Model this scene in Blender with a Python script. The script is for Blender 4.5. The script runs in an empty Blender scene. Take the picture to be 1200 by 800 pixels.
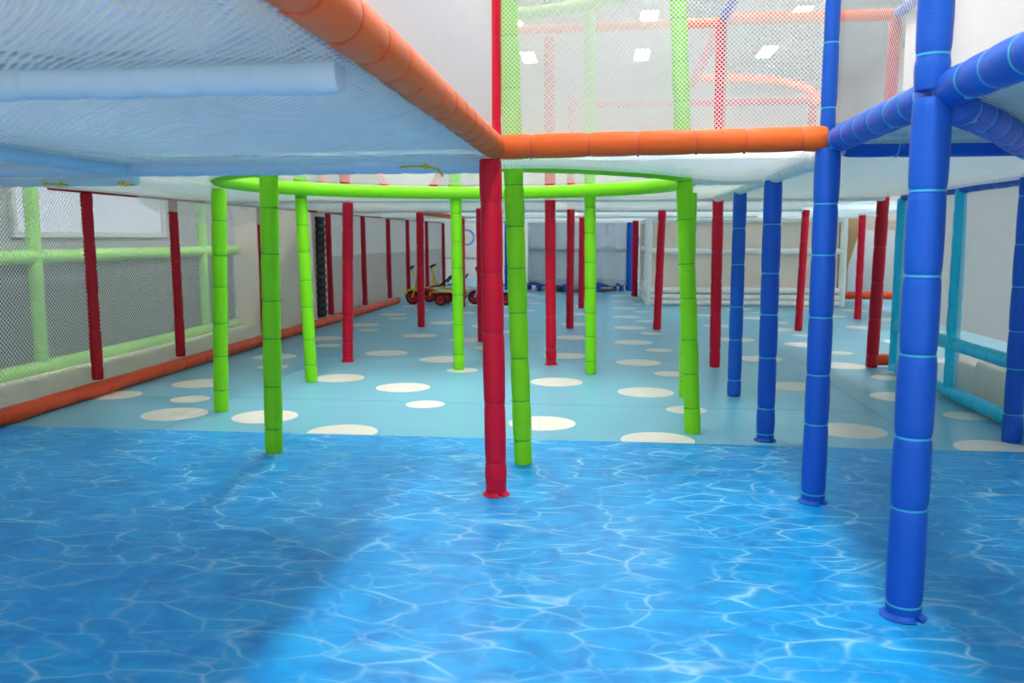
import bpy, bmesh, math, random
from mathutils import Vector, Matrix
random.seed(7)
PI = math.pi
S = bpy.context.scene
COL = S.collection

# ------------------------------------------------------------------ camera
P = math.atan(122/1000); A = math.atan(112*math.cos(P)/1000)
cd = bpy.data.cameras.new('camera'); cam = bpy.data.objects.new('camera', cd); COL.objects.link(cam)
cam.location = (0, 0, 1.0); cam.rotation_euler = (PI/2-P, 0, A)
cd.sensor_width = 36; cd.lens = 30; cd.clip_start = 0.05; cd.clip_end = 100
cd.dof.use_dof = True; cd.dof.focus_distance = 3.6; cd.dof.aperture_fstop = 4.5
S.camera = cam
S.view_settings.view_transform = 'Standard'; S.view_settings.look = 'None'
S.view_settings.gamma = 1; S.view_settings.use_curve_mapping = False
S.view_settings.exposure = 0.28
S.cycles.transparent_max_bounces = 32
S.cycles.max_bounces = 10; S.cycles.diffuse_bounces = 6

# ------------------------------------------------------------------ materials
def lin(c):
    out = []
    for v in c:
        v /= 255.0
        out.append(v/12.92 if v <= .04045 else ((v+.055)/1.055)**2.4)
    return (*out, 1)

class NT:
    def __init__(s, name):
        s.m = bpy.data.materials.new(name); s.m.use_nodes = True
        s.t = s.m.node_tree; s.t.nodes.clear()
        s.out = s.n('ShaderNodeOutputMaterial')
    def n(s, typ, **kw):
        nd = s.t.nodes.new(typ)
        for k, v in kw.items(): setattr(nd, k, v)
        return nd
    def l(s, a, b): s.t.links.new(a, b)
    def val(s, sock, v):
        if hasattr(v, 'is_output'): s.l(v, sock)
        else: sock.default_value = v
    def math(s, op, a, b=None, c=None, clamp=False):
        nd = s.n('ShaderNodeMath', operation=op, use_clamp=clamp)
        s.val(nd.inputs[0], a)
        if b is not None: s.val(nd.inputs[1], b)
        if c is not None: s.val(nd.inputs[2], c)
        return nd.outputs[0]
    def mix(s, f, a, b):
        nd = s.n('ShaderNodeMix', data_type='RGBA')
        s.val(nd.inputs[0], f); s.val(nd.inputs[6], a); s.val(nd.inputs[7], b)
        return nd.outputs[2]
    def ramp(s, f, pts):
        nd = s.n('ShaderNodeValToRGB')
        e = nd.color_ramp.elements
        while len(e) < len(pts): e.new(0.5)
        for i, (p, c) in enumerate(pts): e[i].position = p; e[i].color = c
        s.l(f, nd.inputs[0]); return nd.outputs[0]
    def noise(s, vec, scale, detail=3, rough=.5, out='Fac'):
        nd = s.n('ShaderNodeTexNoise'); s.l(vec, nd.inputs['Vector'])
        nd.inputs['Scale'].default_value = scale; nd.inputs['Detail'].default_value = detail
        nd.inputs['Roughness'].default_value = rough
        return nd.outputs[out]
    def principled(s, col, rough=.5, spec=.5, bump=None, bs=.2, bd=.002, **kw):
        p = s.n('ShaderNodeBsdfPrincipled')
        s.val(p.inputs['Base Color'], col); s.val(p.inputs['Roughness'], rough)
        p.inputs['Specular IOR Level'].default_value = spec
        for k, v in kw.items(): s.val(p.inputs[k], v)
        if bump is not None:
            b = s.n('ShaderNodeBump'); b.inputs['Strength'].default_value = bs; b.inputs['Distance'].default_value = bd
            s.l(bump, b.inputs['Height']); s.l(b.outputs[0], p.inputs['Normal'])
        return p
    def done(s, sh):
        s.l(sh, s.out.inputs[0]); return s.m

def vinyl(name, rgb, rough=.42, rib=.5, spec=.22):
    """padding sleeve: stretched ribbed vinyl; uv v runs along the tube in metres"""
    t = NT(name)
    uv = t.n('ShaderNodeUVMap').outputs[0]
    sp = t.n('ShaderNodeSeparateXYZ'); t.l(uv, sp.inputs[0])
    oi = t.n('ShaderNodeTexCoord').outputs['Object']
    w = t.math('SINE', t.math('MULTIPLY', sp.outputs[1], 2*PI/.011))
    nz = t.noise(oi, 9, 3)
    h = t.math('ADD', t.math('MULTIPLY', w, rib), t.math('MULTIPLY', nz, 2.5))
    c = lin(rgb); d = tuple(v*.86 for v in c[:3])+(1,)
    wear = t.noise(oi, 5, 4)
    col = t.mix(t.math('MULTIPLY', wear, .8, clamp=True), c, d)
    return t.done(t.principled(col, rough, spec, h, .22, .0009).outputs[0])

def plain(name, rgb, rough=.5, spec=.4, metallic=0.0):
    t = NT(name)
    oi = t.n('ShaderNodeTexCoord').outputs['Object']
    c = lin(rgb); d = tuple(v*.88 for v in c[:3])+(1,)
    nz = t.noise(oi, 12, 3)
    col = t.mix(nz, c, d)
    p = t.principled(col, rough, spec, nz, .1, .002)
    p.inputs['Metallic'].default_value = metallic
    return t.done(p.outputs[0])

def sheet(name, rgb, rgb2=None, transl=.25, rough=.45):
    """vinyl sheet with soft vertical creases, a little light coming through it"""
    t = NT(name)
    uv = t.n('ShaderNodeUVMap').outputs[0]
    mp = t.n('ShaderNodeMapping'); mp.inputs['Scale'].default_value = (14, 1.2, 1); t.l(uv, mp.inputs[0])
    nz = t.noise(mp.outputs[0], 1.5, 4)
    c = lin(rgb); d = lin(rgb2) if rgb2 else tuple(v*.92 for v in c[:3])+(1,)
    col = t.mix(nz, c, d)
    p = t.principled(col, rough, .4, nz, .25, .006)
    tr = t.n('ShaderNodeBsdfTranslucent'); t.l(col, tr.inputs[0])
    mx = t.n('ShaderNodeMixShader'); mx.inputs[0].default_value = transl
    t.l(p.outputs[0], mx.inputs[1]); t.l(tr.outputs[0], mx.inputs[2])
    return t.done(mx.outputs[0])

def netmat(name, rgb, cell, cover, wob=.0, cord=False):
    """knotted diamond netting: cords where the two diagonal families run, holes clear; uv in metres"""
    t = NT(name)
    uv = t.n('ShaderNodeUVMap').outputs[0]
    if wob:
        nz = t.noise(uv, 2.2, 1, out='Color')
        sub = t.n('ShaderNodeVectorMath', operation='SUBTRACT'); t.l(nz, sub.inputs[0]); sub.inputs[1].default_value = (.5, .5, .5)
        sc = t.n('ShaderNodeVectorMath', operation='SCALE'); t.l(sub.outputs[0], sc.inputs[0]); sc.inputs['Scale'].default_value = wob
        ad = t.n('ShaderNodeVectorMath', operation='ADD'); t.l(uv, ad.inputs[0]); t.l(sc.outputs[0], ad.inputs[1]); uv = ad.outputs[0]
    sp = t.n('ShaderNodeSeparateXYZ'); t.l(uv, sp.inputs[0])
    u, v = sp.outputs[0], sp.outputs[1]
    a = t.math('DIVIDE', t.math('ADD', u, v), cell); b = t.math('DIVIDE', t.math('SUBTRACT', u, v), cell)
    fa = t.math('ABSOLUTE', t.math('SUBTRACT', t.math('FRACT', a), .5))
    fb = t.math('ABSOLUTE', t.math('SUBTRACT', t.math('FRACT', b), .5))
    m = t.math('GREATER_THAN', t.math('MAXIMUM', fa, fb), .5-cover/2)
    d = t.n('ShaderNodeBsdfDiffuse'); d.inputs[0].default_value = lin(rgb)
    if cord:   # the cords are round and knotted
        b = t.n('ShaderNodeBump'); b.inputs['Strength'].default_value = 1; b.inputs['Distance'].default_value = .006
        t.l(t.math('MAXIMUM', fa, fb), b.inputs['Height']); t.l(b.outputs[0], d.inputs['Normal'])
    tl = t.n('ShaderNodeBsdfTranslucent'); tl.inputs[0].default_value = lin(rgb)
    dm = t.n('ShaderNodeMixShader'); dm.inputs[0].default_value = .35; t.l(d.outputs[0], dm.inputs[1]); t.l(tl.outputs[0], dm.inputs[2])
    tr = t.n('ShaderNodeBsdfTransparent')
    mx = t.n('ShaderNodeMixShader'); t.l(m, mx.inputs[0]); t.l(tr.outputs[0], mx.inputs[1]); t.l(dm.outputs[0], mx.inputs[2])
    return t.done(mx.outputs[0])

def water_mat():
    """vinyl floor printed with a photograph of pool water: light caustic lines on blue"""
    t = NT('water_print_vinyl')
    co = t.n('ShaderNodeTexCoord').outputs['Object']
    def warp(vec, scale, amt, det=2):
        nz = t.noise(vec, scale, det, out='Color')
        sub = t.n('ShaderNodeVectorMath', operation='SUBTRACT'); t.l(nz, sub.inputs[0]); sub.inputs[1].default_value = (.5, .5, .5)
        sc = t.n('ShaderNodeVectorMath', operation='SCALE'); t.l(sub.outputs[0], sc.inputs[0]); sc.inputs['Scale'].default_value = amt
        ad = t.n('ShaderNodeVectorMath', operation='ADD'); t.l(vec, ad.inputs[0]); t.l(sc.outputs[0], ad.inputs[1]); return ad.outputs[0]
    def lines(scale, amt, width, ws, sx):
        mp = t.n('ShaderNodeMapping'); mp.inputs['Scale'].default_value = (sx, 1, 1); t.l(co, mp.inputs[0])
        v = t.n('ShaderNodeTexVoronoi', feature='DISTANCE_TO_EDGE'); v.inputs['Scale'].default_value = scale
        t.l(warp(mp.outputs[0], ws, amt), v.inputs['Vector'])
        q = t.math('DIVIDE', v.outputs['Distance'], width)
        return t.math('POWER', t.math('SUBTRACT', 1.0, q, clamp=True), 2.2)
    l1 = lines(9.0, .12, .075, 6, .52); l2 = lines(15, .08, .10, 9, .5)
    m1 = t.math('MULTIPLY_ADD', t.noise(co, 6, 2), 3.4, -1.25, clamp=True)
    m2 = t.math('MULTIPLY_ADD', t.noise(co, 5.7, 2), 3.0, -1.25, clamp=True)
    li = t.math('ADD', t.math('MULTIPLY', l1, m1), t.math('MULTIPLY', t.math('MULTIPLY', l2, m2), .55), clamp=True)
    halo = t.math('MULTIPLY', lines(9.0, .12, .42, 6, .52), t.math('MULTIPLY', m1, .28))
    base = t.ramp(t.noise(warp(co, 3, .3), 9, 4, .6), [(.25, lin((4, 126, 204))), (.55, lin((4, 152, 222))), (.85, lin((20, 174, 232)))])
    c = t.mix(halo, base, lin((70, 192, 234)))
    c = t.mix(t.math('MULTIPLY', li, .54), c, lin((190, 230, 240)))
    weave = t.noise(co, 420, 1)
    p = t.principled(c, .42, .24, weave, .25, .0006)
    return t.done(p.outputs[0])

def mat_floor():
    t = NT('pale_blue_vinyl')
    co = t.n('ShaderNodeTexCoord').outputs['Object']
    nz = t.noise(co, 1.6, 3); fine = t.noise(co, 30, 3)
    c = t.mix(nz, lin((119, 186, 208)), lin((106, 173, 199)))
    h = t.math('ADD', nz, t.math('MULTIPLY', fine, .04))
    return t.done(t.principled(c, .33, .45, h, .25, .02).outputs[0])

M = dict(
    red=vinyl('red_padding', (206, 14, 48)), darkred=vinyl('dark_red_padding', (178, 14, 38)),
    green=vinyl('green_padding', (126, 218, 28), rib=.7), blue=vinyl('blue_padding', (24, 90, 196), rib=.5),
    orange=vinyl('orange_padding', (232, 104, 40)), railred=vinyl('orange_red_padding', (218, 76, 38)),
    cyan=vinyl('turquoise_padding', (36, 192, 232)), paleblue=vinyl('pale_blue_padding', (182, 214, 236), rib=.3),
    lime=vinyl('lime_padding', (150, 214, 96)), white=vinyl('white_padding', (236, 232, 226), rib=.3),
    pink=vinyl('pink_padding', (226, 70, 110)),
    cyantie=plain('turquoise_nylon', (60, 180, 220), .35), redtie=plain('red_nylon', (190, 30, 62), .4), greentie=plain('green_nylon', (70, 175, 30), .4),
    orangetie=plain('orange_nylon', (215, 84, 44), .4), whitetie=plain('white_nylon', (215, 225, 232), .4),
    dark=plain('dark_foam', (52, 54, 58), .9, .1), black=plain('black_rubber', (22, 22, 25), .6, .4),
    mat=sheet('blue_mat_vinyl', (186, 204, 224), (176, 197, 220), .78), matpale=sheet('pale_mat_vinyl', (220, 230, 236), (212, 226, 235), .8), matsolid=plain('solid_blue_mat', (170, 205, 228), .5), board=plain('grey_deck_board', (120, 122, 124), .8, .1),
    deckcover=sheet('white_deck_vinyl', (230, 236, 240), None, .6),
    net=netmat('white_netting', (216, 216, 214), .016, .29, .02), netfine=netmat('fine_white_netting', (214, 214, 212), .013, .22, .02),
    netdeck=netmat('slung_white_netting', (255, 248, 238), .024, .46, .06, True), netdeck2=netmat('slung_inner_netting', (252, 246, 236), .0272, .40, .05, True),
    netcoarse=netmat('coarse_white_netting', (240, 240, 240), .027, .27, .03), netgrey=netmat('grey_blue_netting', (206, 212, 218), .02, .5, .03), netdark=netmat('dark_grey_netting', (112, 110, 112), .016, .75, .03),
    sheet=sheet('white_vinyl_sheet', (222, 219, 219)), sheetthin=sheet('thin_white_vinyl', (240, 237, 237), None, .5), sheetwarm=sheet('cream_vinyl_sheet', (230, 212, 194)), sheetgrey=sheet('grey_vinyl_sheet', (208, 194, 184)),
    beige=plain('beige_vinyl', (240, 230, 218), .5), wall=plain('wall_paint', (196, 196, 194), .8, .2), greywall=plain('grey_wall_paint', (150, 150, 152), .85, .2),
    ceil=plain('ceiling_paint', (200, 200, 198), .9, .1), block=plain('beige_foam_block', (226, 220, 206), .7, .2),
    yellow=plain('yellow_steel', (232, 190, 40), .35), trikered=plain('red_steel', (196, 28, 40), .35), silver=plain('silver_steel', (200, 205, 212), .3, .5, .6),
    cord=plain('yellow_cord_fibre', (206, 190, 50), .8, .1), water=water_mat(), floor=mat_floor(), dot=plain('cream_dot_print', (234, 227, 217), .4),
    greige=plain('greige_panel', (168, 160, 152), .7), brown=plain('brown_panel', (150, 122, 88), .7), sheetwall=sheet('wall_vinyl_sheet', (238, 228, 220)), tan=plain('tan_panel', (196, 176, 140), .7), bluebox=plain('blue_vinyl', (40, 80, 170), .5), posterblue=plain('poster_blue', (90, 140, 215), .6),
)
def emis(name, rgb, s):
    t = NT(name); e = t.n('ShaderNodeEmission'); e.inputs[0].default_value = lin(rgb); e.inputs[1].default_value = s
    return t.done(e.outputs[0])
M['lamp'] = emis('lamp_diffuser', (255, 252, 247), 94.0)
M['daylight'] = emis('daylit_pane', (225, 232, 245), .8)  # glow of the added panes, standing in for bright patches

# ------------------------------------------------------------------ helpers
def obj(name, bm, mats, parent=None, smooth=True):
    me = bpy.data.meshes.new(name)
    bm.normal_update(); bm.to_mesh(me); bm.free()
    for m in (mats if isinstance(mats, (list, tuple)) else [mats]): me.materials.append(M[m])
    if smooth:
        me.polygons.foreach_set('use_smooth', [True]*len(me.polygons))
        me.set_sharp_from_angle(angle=math.radians(40))
    o = bpy.data.objects.new(name, me); COL.objects.link(o)
    if parent: o.parent = parent
    return o
def thing(name, label, cat, loc=(0, 0, 0), rz=0, group=None):
    o = bpy.data.objects.new(name, None); COL.objects.link(o); o.empty_display_size = .1
    o.location = loc; o.rotation_euler = (0, 0, rz)
    o['label'] = label; o['category'] = cat; o['kind'] = 'thing'
    if group: o['group'] = group
    return o
def tag(o, label, cat, group=None):
    o['label'] = label; o['category'] = cat; o['kind'] = 'thing'
    if group: o['group'] = group
    return o
def struct(o): o['kind'] = 'structure'; return o
def BM(): 
    bm = bmesh.new(); bm.loops.layers.uv.new('UVMap'); return bm
def quad(bm, vs, uvs=None, mi=0):
    f = bm.faces.new(vs); f.material_index = mi
    if uvs:
        L = bm.loops.layers.uv.active
        for lp, uv in zip(f.loops, uvs): lp[L].uv = uv
    return f
def frames(pts):
    n = len(pts); T = []
    for i in range(n):
        a = pts[max(i-1, 0)]; b = pts[min(i+1, n-1)]; T.append((b-a).normalized())
    ref = Vector((0, 0, 1)) if abs(T[0].z) < .9 else Vector((0, 1, 0))
    N = (ref - T[0]*ref.dot(T[0])).normalized(); out = []
    for t in T:
        N = (N - t*N.dot(t)).normalized(); out.append((t, N, t.cross(N)))
    return out
def tube(bm, pts, radii, n=20, closed=False, caps=True, mi=0):
    pts = [Vector(p) for p in pts]
    if not isinstance(radii, (list, tuple)): radii = [radii]*len(pts)
    fr = frames(pts)
    if closed:   # a planar loop: the frame's normal is the loop's axis everywhere
        m = len(pts); fr = []
        for i in range(m):
            t = (pts[(i+1) % m]-pts[i-1]).normalized(); ax = Vector((0, 0, 1))
            if abs(t.z) > .3 or max(p.z for p in pts)-min(p.z for p in pts) > .05: ax = (pts[0]-pts[m//3]).cross(pts[m//2]-pts[m//3]).normalized()
            fr.append((t, ax, t.cross(ax)))
    rings = []; L = [0]
    for i in range(1, len(pts)): L.append(L[-1]+(pts[i]-pts[i-1]).length)
    for p, r, (t, N, B) in zip(pts, radii, fr):
        rings.append([bm.verts.new(p+(N*math.cos(2*PI*k/n)+B*math.sin(2*PI*k/n))*r) for k in range(n)])
    cnt = len(rings) if closed else len(rings)-1
    for i in range(cnt):
        a, b = rings[i], rings[(i+1) % len(rings)]
        va = L[i]; vb = L[i+1] if i+1 < len(L) else L[i]+(pts[0]-pts[i]).length
        for k in range(n):
            k2 = (k+1) % n; u0, u1 = k/n*.28, (k+1)/n*.28
            quad(bm, [a[k], a[k2], b[k2], b[k]], [(u0, va), (u1, va), (u1, vb), (u0, vb)], mi)
    if caps and not closed:
        bm.faces.new(list(reversed(rings[0]))).material_index = mi
        bm.faces.new(rings[-1]).material_index = mi
    return bm
def box(bm, x0, x1, y0, y1, z0, z1, bev=0, mi=0):
    g = bmesh.ops.create_cube(bm, size=1)
    vs = g['verts']
    for v in vs: v.co = Vector(((x0+x1)/2+v.co.x*(x1-x0), (y0+y1)/2+v.co.y*(y1-y0), (z0+z1)/2+v.co.z*(z1-z0)))
    fs = {f for v in vs for f in v.link_faces}
    for f in fs: f.material_index = mi
    if bev:
        es = list({e for v in vs for e in v.link_edges})
        bmesh.ops.bevel(bm, geom=es, offset=bev, segments=3, affect='EDGES', profile=.5)
    return bm
def plane_grid(bm, o, du, dv, nu, nv, off=None, uvo=(0, 0), mi=0):
    """sheet from o along du and dv; uv in metres; off(s,t) -> displacement vector"""
    o, du, dv = Vector(o), Vector(du), Vector(dv); lu, lv = du.length, dv.length
    V = [[bm.verts.new(o+du*(i/nu)+dv*(j/nv)+(off(i/nu, j/nv) if off else Vector())) for i in range(nu+1)] for j in range(nv+1)]
    for j in range(nv):
        for i in range(nu):
            uv = [(uvo[0]+a/nu*lu, uvo[1]+b/nv*lv) for a, b in ((i, j), (i+1, j), (i+1, j+1), (i, j+1))]
            quad(bm, [V[j][i], V[j][i+1], V[j+1][i+1], V[j+1][i]], uv, mi)
    return bm

def padded(pts, r, ties, n=20, seglen=None, jitter=.0):
    """A foam sleeve along a polyline, pinched at the given distances (ties). Returns (bmesh, tie frames)."""
    pts = [Vector(p) for p in pts]
    L = [0]
    for i in range(1, len(pts)): L.append(L[-1]+(pts[i]-pts[i-1]).length)
    tot = L[-1]
    def at(s):
        s = min(max(s, 0), tot)
        for i in range(1, len(L)):
            if s <= L[i] or i == len(L)-1:
                k = (s-L[i-1])/max(L[i]-L[i-1], 1e-9); return pts[i-1].lerp(pts[i], k)
    cuts = [0]+sorted(ties)+[tot]
    ss = []; rr = []
    for a, b in zip(cuts[:-1], cuts[1:]):
        w = b-a; bul = r*(1+random.uniform(-.02, .03))
        for f, k in ((0, .91), (.004/w, .925), (.012/w, .97), (.03/w, .992), (.25, 1), (.5, 1.012), (.75, 1.0), (1-.03/w, .992), (1-.012/w, .97), (1-.004/w, .925)):
            f = min(max(f, 0), 1); s = a+f*w
            if ss and s <= ss[-1]+1e-5: continue
            ss.append(s); rr.append(bul*k)
    ss.append(tot); rr.append(r*.91)
    # extra rings where the path itself bends
    for s in L[1:-1]:
        if all(abs(s-q) > .004 for q in ss):
            i = next(i for i, q in enumerate(ss) if q > s); k = (s-ss[i-1])/(ss[i]-ss[i-1])
            ss.insert(i, s); rr.insert(i, rr[i-1]*(1-k)+rr[i]*k)
    P3 = [at(s) for s in ss]
    P3 = [p+Vector((random.uniform(-1, 1), random.uniform(-1, 1), 0 if abs((pts[-1]-pts[0]).normalized().z) > .5 else random.uniform(-1, 1)))*jitter for p in P3]
    bm = BM(); tube(bm, P3, rr, n)
    tf = []
    for s in sorted(ties):
        p = at(s); d = (at(s+.01)-at(s-.01)).normalized(); tf.append((p, d))
    return bm, tf
def tie_mesh(r, n=24):
    """a cable tie round the sleeve with its square lock; axis along local z"""
    bm = BM()
    prof = [(r*.93, -.0025), (r*.965, -.0025), (r*.965, .0025), (r*.93, .0025)]
    rings = [[bm.verts.new((math.cos(2*PI*k/n)*a, math.sin(2*PI*k/n)*a, z)) for a, z in prof] for k in range(n)]
    for k in range(n):
        a, b = rings[k], rings[(k+1) % n]
        for j in range(4): bm.faces.new([a[j], b[j], b[(j+1) % 4], a[(j+1) % 4]])
    box(bm, r*.94, r*1.04, -.006, .006, -.005, .005, .0012)
    return bm
_tiecache = {}
def add_ties(parent, tf, r, mat):
    for p, d in tf:
        key = (round(r, 4), mat)
        q = d.to_track_quat('Z', 'Y')
        rot = q @ Matrix.Rotation(random.uniform(PI*1.15, PI*1.85), 4, 'Z').to_quaternion()
        if key not in _tiecache:
            o = obj('cable_tie', tie_mesh(r), mat, parent); _tiecache[key] = o
        else:
            o = _tiecache[key].copy(); COL.objects.link(o); o.parent = parent
        o.rotation_mode = 'QUATERNION'; o.location = p; o.rotation_quaternion = rot
def spaced(tot, step, first=None):
    s = first if first else step*random.uniform(.35, .8); out = []
    while s < tot-.05:
        out.append(s); s += step*random.uniform(.85, 1.15)
    return out
def flange_bm(r):
    """cut foot of the sleeve splayed on the floor, open at one side"""
    bm = BM(); n = 22; a0, a1 = -.9, 2*PI-1.25
    prof = [(r*.9, .002), (r*1.25, .001), (r*1.28, .003), (r*1.12, .006), (r*.98, .014), (r*.9, .014)]
    rings = [[bm.verts.new((math.cos(a0+(a1-a0)*k/n)*q*(1+.03*math.sin(3*k)), math.sin(a0+(a1-a0)*k/n)*q, z)) for q, z in prof] for k in range(n+1)]
    for k in range(n):
        for j in range(len(prof)-1): bm.faces.new([rings[k][j], rings[k+1][j], rings[k+1][j+1], rings[k][j+1]])
    for rg in (rings[0], rings[-1]): bm.faces.new(rg)
    bmesh.ops.recalc_face_normals(bm, faces=bm.faces)
    return bm

TIEMAT = {'red': 'redtie', 'darkred': 'redtie', 'green': 'greentie', 'blue': 'cyantie', 'orange': 'orangetie', 'railred': 'orangetie', 'cyan': 'cyantie',
          'paleblue': 'whitetie', 'white': 'whitetie', 'lime': 'greentie', 'pink': 'redtie'}
def post(label, x, y, z1, mat, r=.043, top=None, step=.2, flange=False, ties=True, upper=None, group=None, z0=0.0, name='padded_post'):
    """padded upright; top = (x,y) of its upper end when it leans; upper = (z, radius, material) of the sleeve above the deck"""
    t = thing(name, label, 'post', (x, y, z0), group=group)
    tx, ty = top if top else (x, y)
    end = Vector((tx-x, ty-y, z1-z0))
    tt = spaced(end.length, step)
    if flange: tt = [.035]+[s for s in tt if s > .12]
    bm, tf = padded([Vector((0, 0, .001)), end], r, tt)
    obj('foam_sleeve', bm, mat, t)
    if ties: add_ties(t, tf, r, TIEMAT[mat])
    if flange: obj('foot_skirt', flange_bm(r), mat, t)
    if upper:
        uz, ur, um, ud = upper
        d = end.normalized(); e2 = Vector((end.x+ud[0], end.y+ud[1], uz-z0)); s2 = end+Vector((ud[0], ud[1], .02))
        bm, tf = padded([s2, e2], ur, spaced((e2-s2).length, step*1.2))
        obj('upper_sleeve', bm, um, t)
        if ties: add_ties(t, tf, ur, TIEMAT[um])
    return t
def rail(label, pts, r, mat, step=.2, ties=True, group=None, name='padded_rail', cat='rail', n=20):
    o = Vector(pts[0]); t = thing(name, label, cat, o, group=group)
    P2 = [Vector(p)-o for p in pts]
    tot = sum((b-a).length for a, b in zip(P2[:-1], P2[1:]))
    bm, tf = padded(P2, r, spaced(tot, step), n)
    obj('foam_sleeve', bm, mat, t)
    if ties: add_ties(t, tf, r, TIEMAT[mat])
    return t

# ------------------------------------------------------------------ setting
FY = 4.15
bm = BM(); plane_grid(bm, (-3.3, .4, 0), (5.6, 0, 0), (0, FY-.4, 0), 2, 2)
o = struct(obj('floor_water_print', bm, 'water', smooth=False))
bm = BM()
box(bm, -5.2, 5.6, FY, 21, -.06, -.0005)
box(bm, -5.2, -3.3, .4, FY, -.06, -.0005); box(bm, 2.3, 5.6, .4, FY, -.06, -.0005)
def disc(x, y, r, z=.0006):
    if y-r < FY:
        pass
    vs = []
    n = 40
    for k in range(n):
        px, py = x+r*math.cos(2*PI*k/n), y+r*math.sin(2*PI*k/n)
        vs.append((px, max(py, FY+.002), z))
    out = []
    for v in vs:
        if not out or (Vector(v)-Vector(out[-1])).length > 1e-4: out.append(v)
    f = bm.faces.new([bm.verts.new(v) for v in out]); f.material_index = 1
B_, s_ = .182, .118
for m in range(0, 13):
    for X in (-2.78, -1.35, .26, 1.85, 3.4):
        if X == -2.78 and m == 0: continue
        if X < 3 or m > 3: disc(X, 4.2+1.335*m, B_)
    for X in (-1.9, -.34, 1.27, 2.85): disc(X, 4.53+1.335*m, B_)
    for X in (-2.57, -1.08, .47, 2.02): disc(X, 4.98+1.335*m, s_)
disc(-2.44, 4.54, B_); disc(-3.1, 5.06, .15)
o = struct(obj('floor', bm, ['floor', 'dot'], smooth=False))
b2 = BM(); box(b2, -5.2, 5.6, -5, .4, -.06, 0); struct(obj('floor_entrance', b2, 'beige', smooth=False))  # unseen floor behind the camera, made pale to bounce light under the deck
# seams of the dotted vinyl: narrow heat-welded strips
bm = BM()
for y in (5.05, 6.95, 8.9, 11.0, 13.6): box(bm, -3.15, 3.6, y, y+.004, 0, .0009)
for x in (1.55, -2.32): box(bm, x, x+.004, FY, 20, 0, .0009)
struct(obj('trim_1', bm, 'floor', smooth=False))
CZ = 4.6
bm = BM(); box(bm, -5.2, 7, -4, 21.1, CZ, CZ+.1); struct(obj('ceiling', bm, 'ceil', smooth=False))
bm = BM(); box(bm, -5.3, -5.2, 1.5, 21.1, -.06, 1.0, mi=1); box(bm, -5.3, -5.2, 1.5, 21.1, 1.0, CZ, mi=0); struct(obj('wall_left', bm, ['greywall', 'greywall'], smooth=False))
bm = BM(); box(bm, -5.3, 7, 21, 21.1, -.06, CZ); struct(obj('wall_back', bm, 'wall', smooth=False))
bm = BM(); box(bm, 5.6, 5.7, 8, 21, -.06, CZ); struct(obj('wall_right', bm, 'wall', smooth=False))

# lamps
def lamp(x, y, label):
    t = thing('ceiling_light', label, 'ceiling light', (x, y, CZ), group='ceiling lights above the upper deck')
    bm = BM(); box(bm, -.15, .15, -.5, .5, -.06, 0, .008); obj('housing', bm, 'wall', t)
    bm = BM(); box(bm, -.125, .125, -.46, .46, -.075, -.058, .006); obj('diffuser', bm, 'lamp', t)
for x in (-1.6, .62, 3.0):
    for y in (-2.2, .6, 3.4, 6.2, 9.0, 11.8, 14.6, 17.4):  # the row behind the camera is unseen, added to light the pale floor
        if x == 3.0 and y < 8: continue
        lamp(x, y, 'white strip ceiling light glowing high above the netted upper level')

# ------------------------------------------------------------------ posts
ZD = 1.29
post('thick crimson post at the corner where the two orange rails meet', -.42, 3.22, 1.29, 'red', .0425, top=(-.44, 3.22), step=.26, flange=True, upper=(2.7, .026, 'red', (.012, .03)))
post('nearest and tallest blue post with turquoise ties at right', .795, 2.27, 1.34, 'blue', .046, step=.19, flange=True, upper=(2.7, .041, 'blue', (-.005, .0)))
post('blue post at the right end of the orange front rail', .79, 3.26, 1.32, 'blue', .044, step=.2, flange=True, upper=(2.7, .027, 'blue', (.0, .02)))
post('blue post with a flared foot skirt, second behind the orange rail corner', .79, 4.26, 1.27, 'blue', .043, top=(.785, 4.26), step=.22, flange=True)
post('slim blue post farthest back in the row of blue posts', .81, 5.46, 1.28, 'blue', .042, step=.24)
post('blue post in front of the turquoise side frame at far right', 1.99, 4.36, 1.30, 'blue', .045, step=.21)
CX, CY, CR = -.87, 4.98, 1.33
gp = [(-2.21, 4.64, 1.27, (-2.17, 4.64), None, 'short green post under the left end of the green ring'),
      (-1.54, 3.76, 2.6, (-1.50, 3.76), 1, 'green post nearest the left rail side on the water print'),
      (-2.04, 5.69, 2.6, (-2.12, 5.69), 1, 'leaning green post behind the left green ring end'),
      (-1.11, 6.34, 2.6, (-1.14, 6.34), 1, 'green post standing on a cream dot under the ring back'),
      (-.36, 3.69, 2.6, (-.45, 3.69), 1, 'ribbed green post just behind the crimson corner post'),
      (-.11, 6.25, 2.6, (-.15, 6.25), 1, 'green post in the middle carrying the ring back right of centre'),
      (.50, 5.39, 1.27, (.50, 5.39), None, 'green post half hidden behind the leaning right ring post'),
      (.45, 4.39, 2.6, (.30, 4.39), 1, 'thick leaning green post at the right end of the green ring')]
for x, y, z1, top, up, lab in gp:
    r = .0415
    post(lab, x, y, z1, 'green', r, top=top, step=.2, ties=True)
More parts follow.
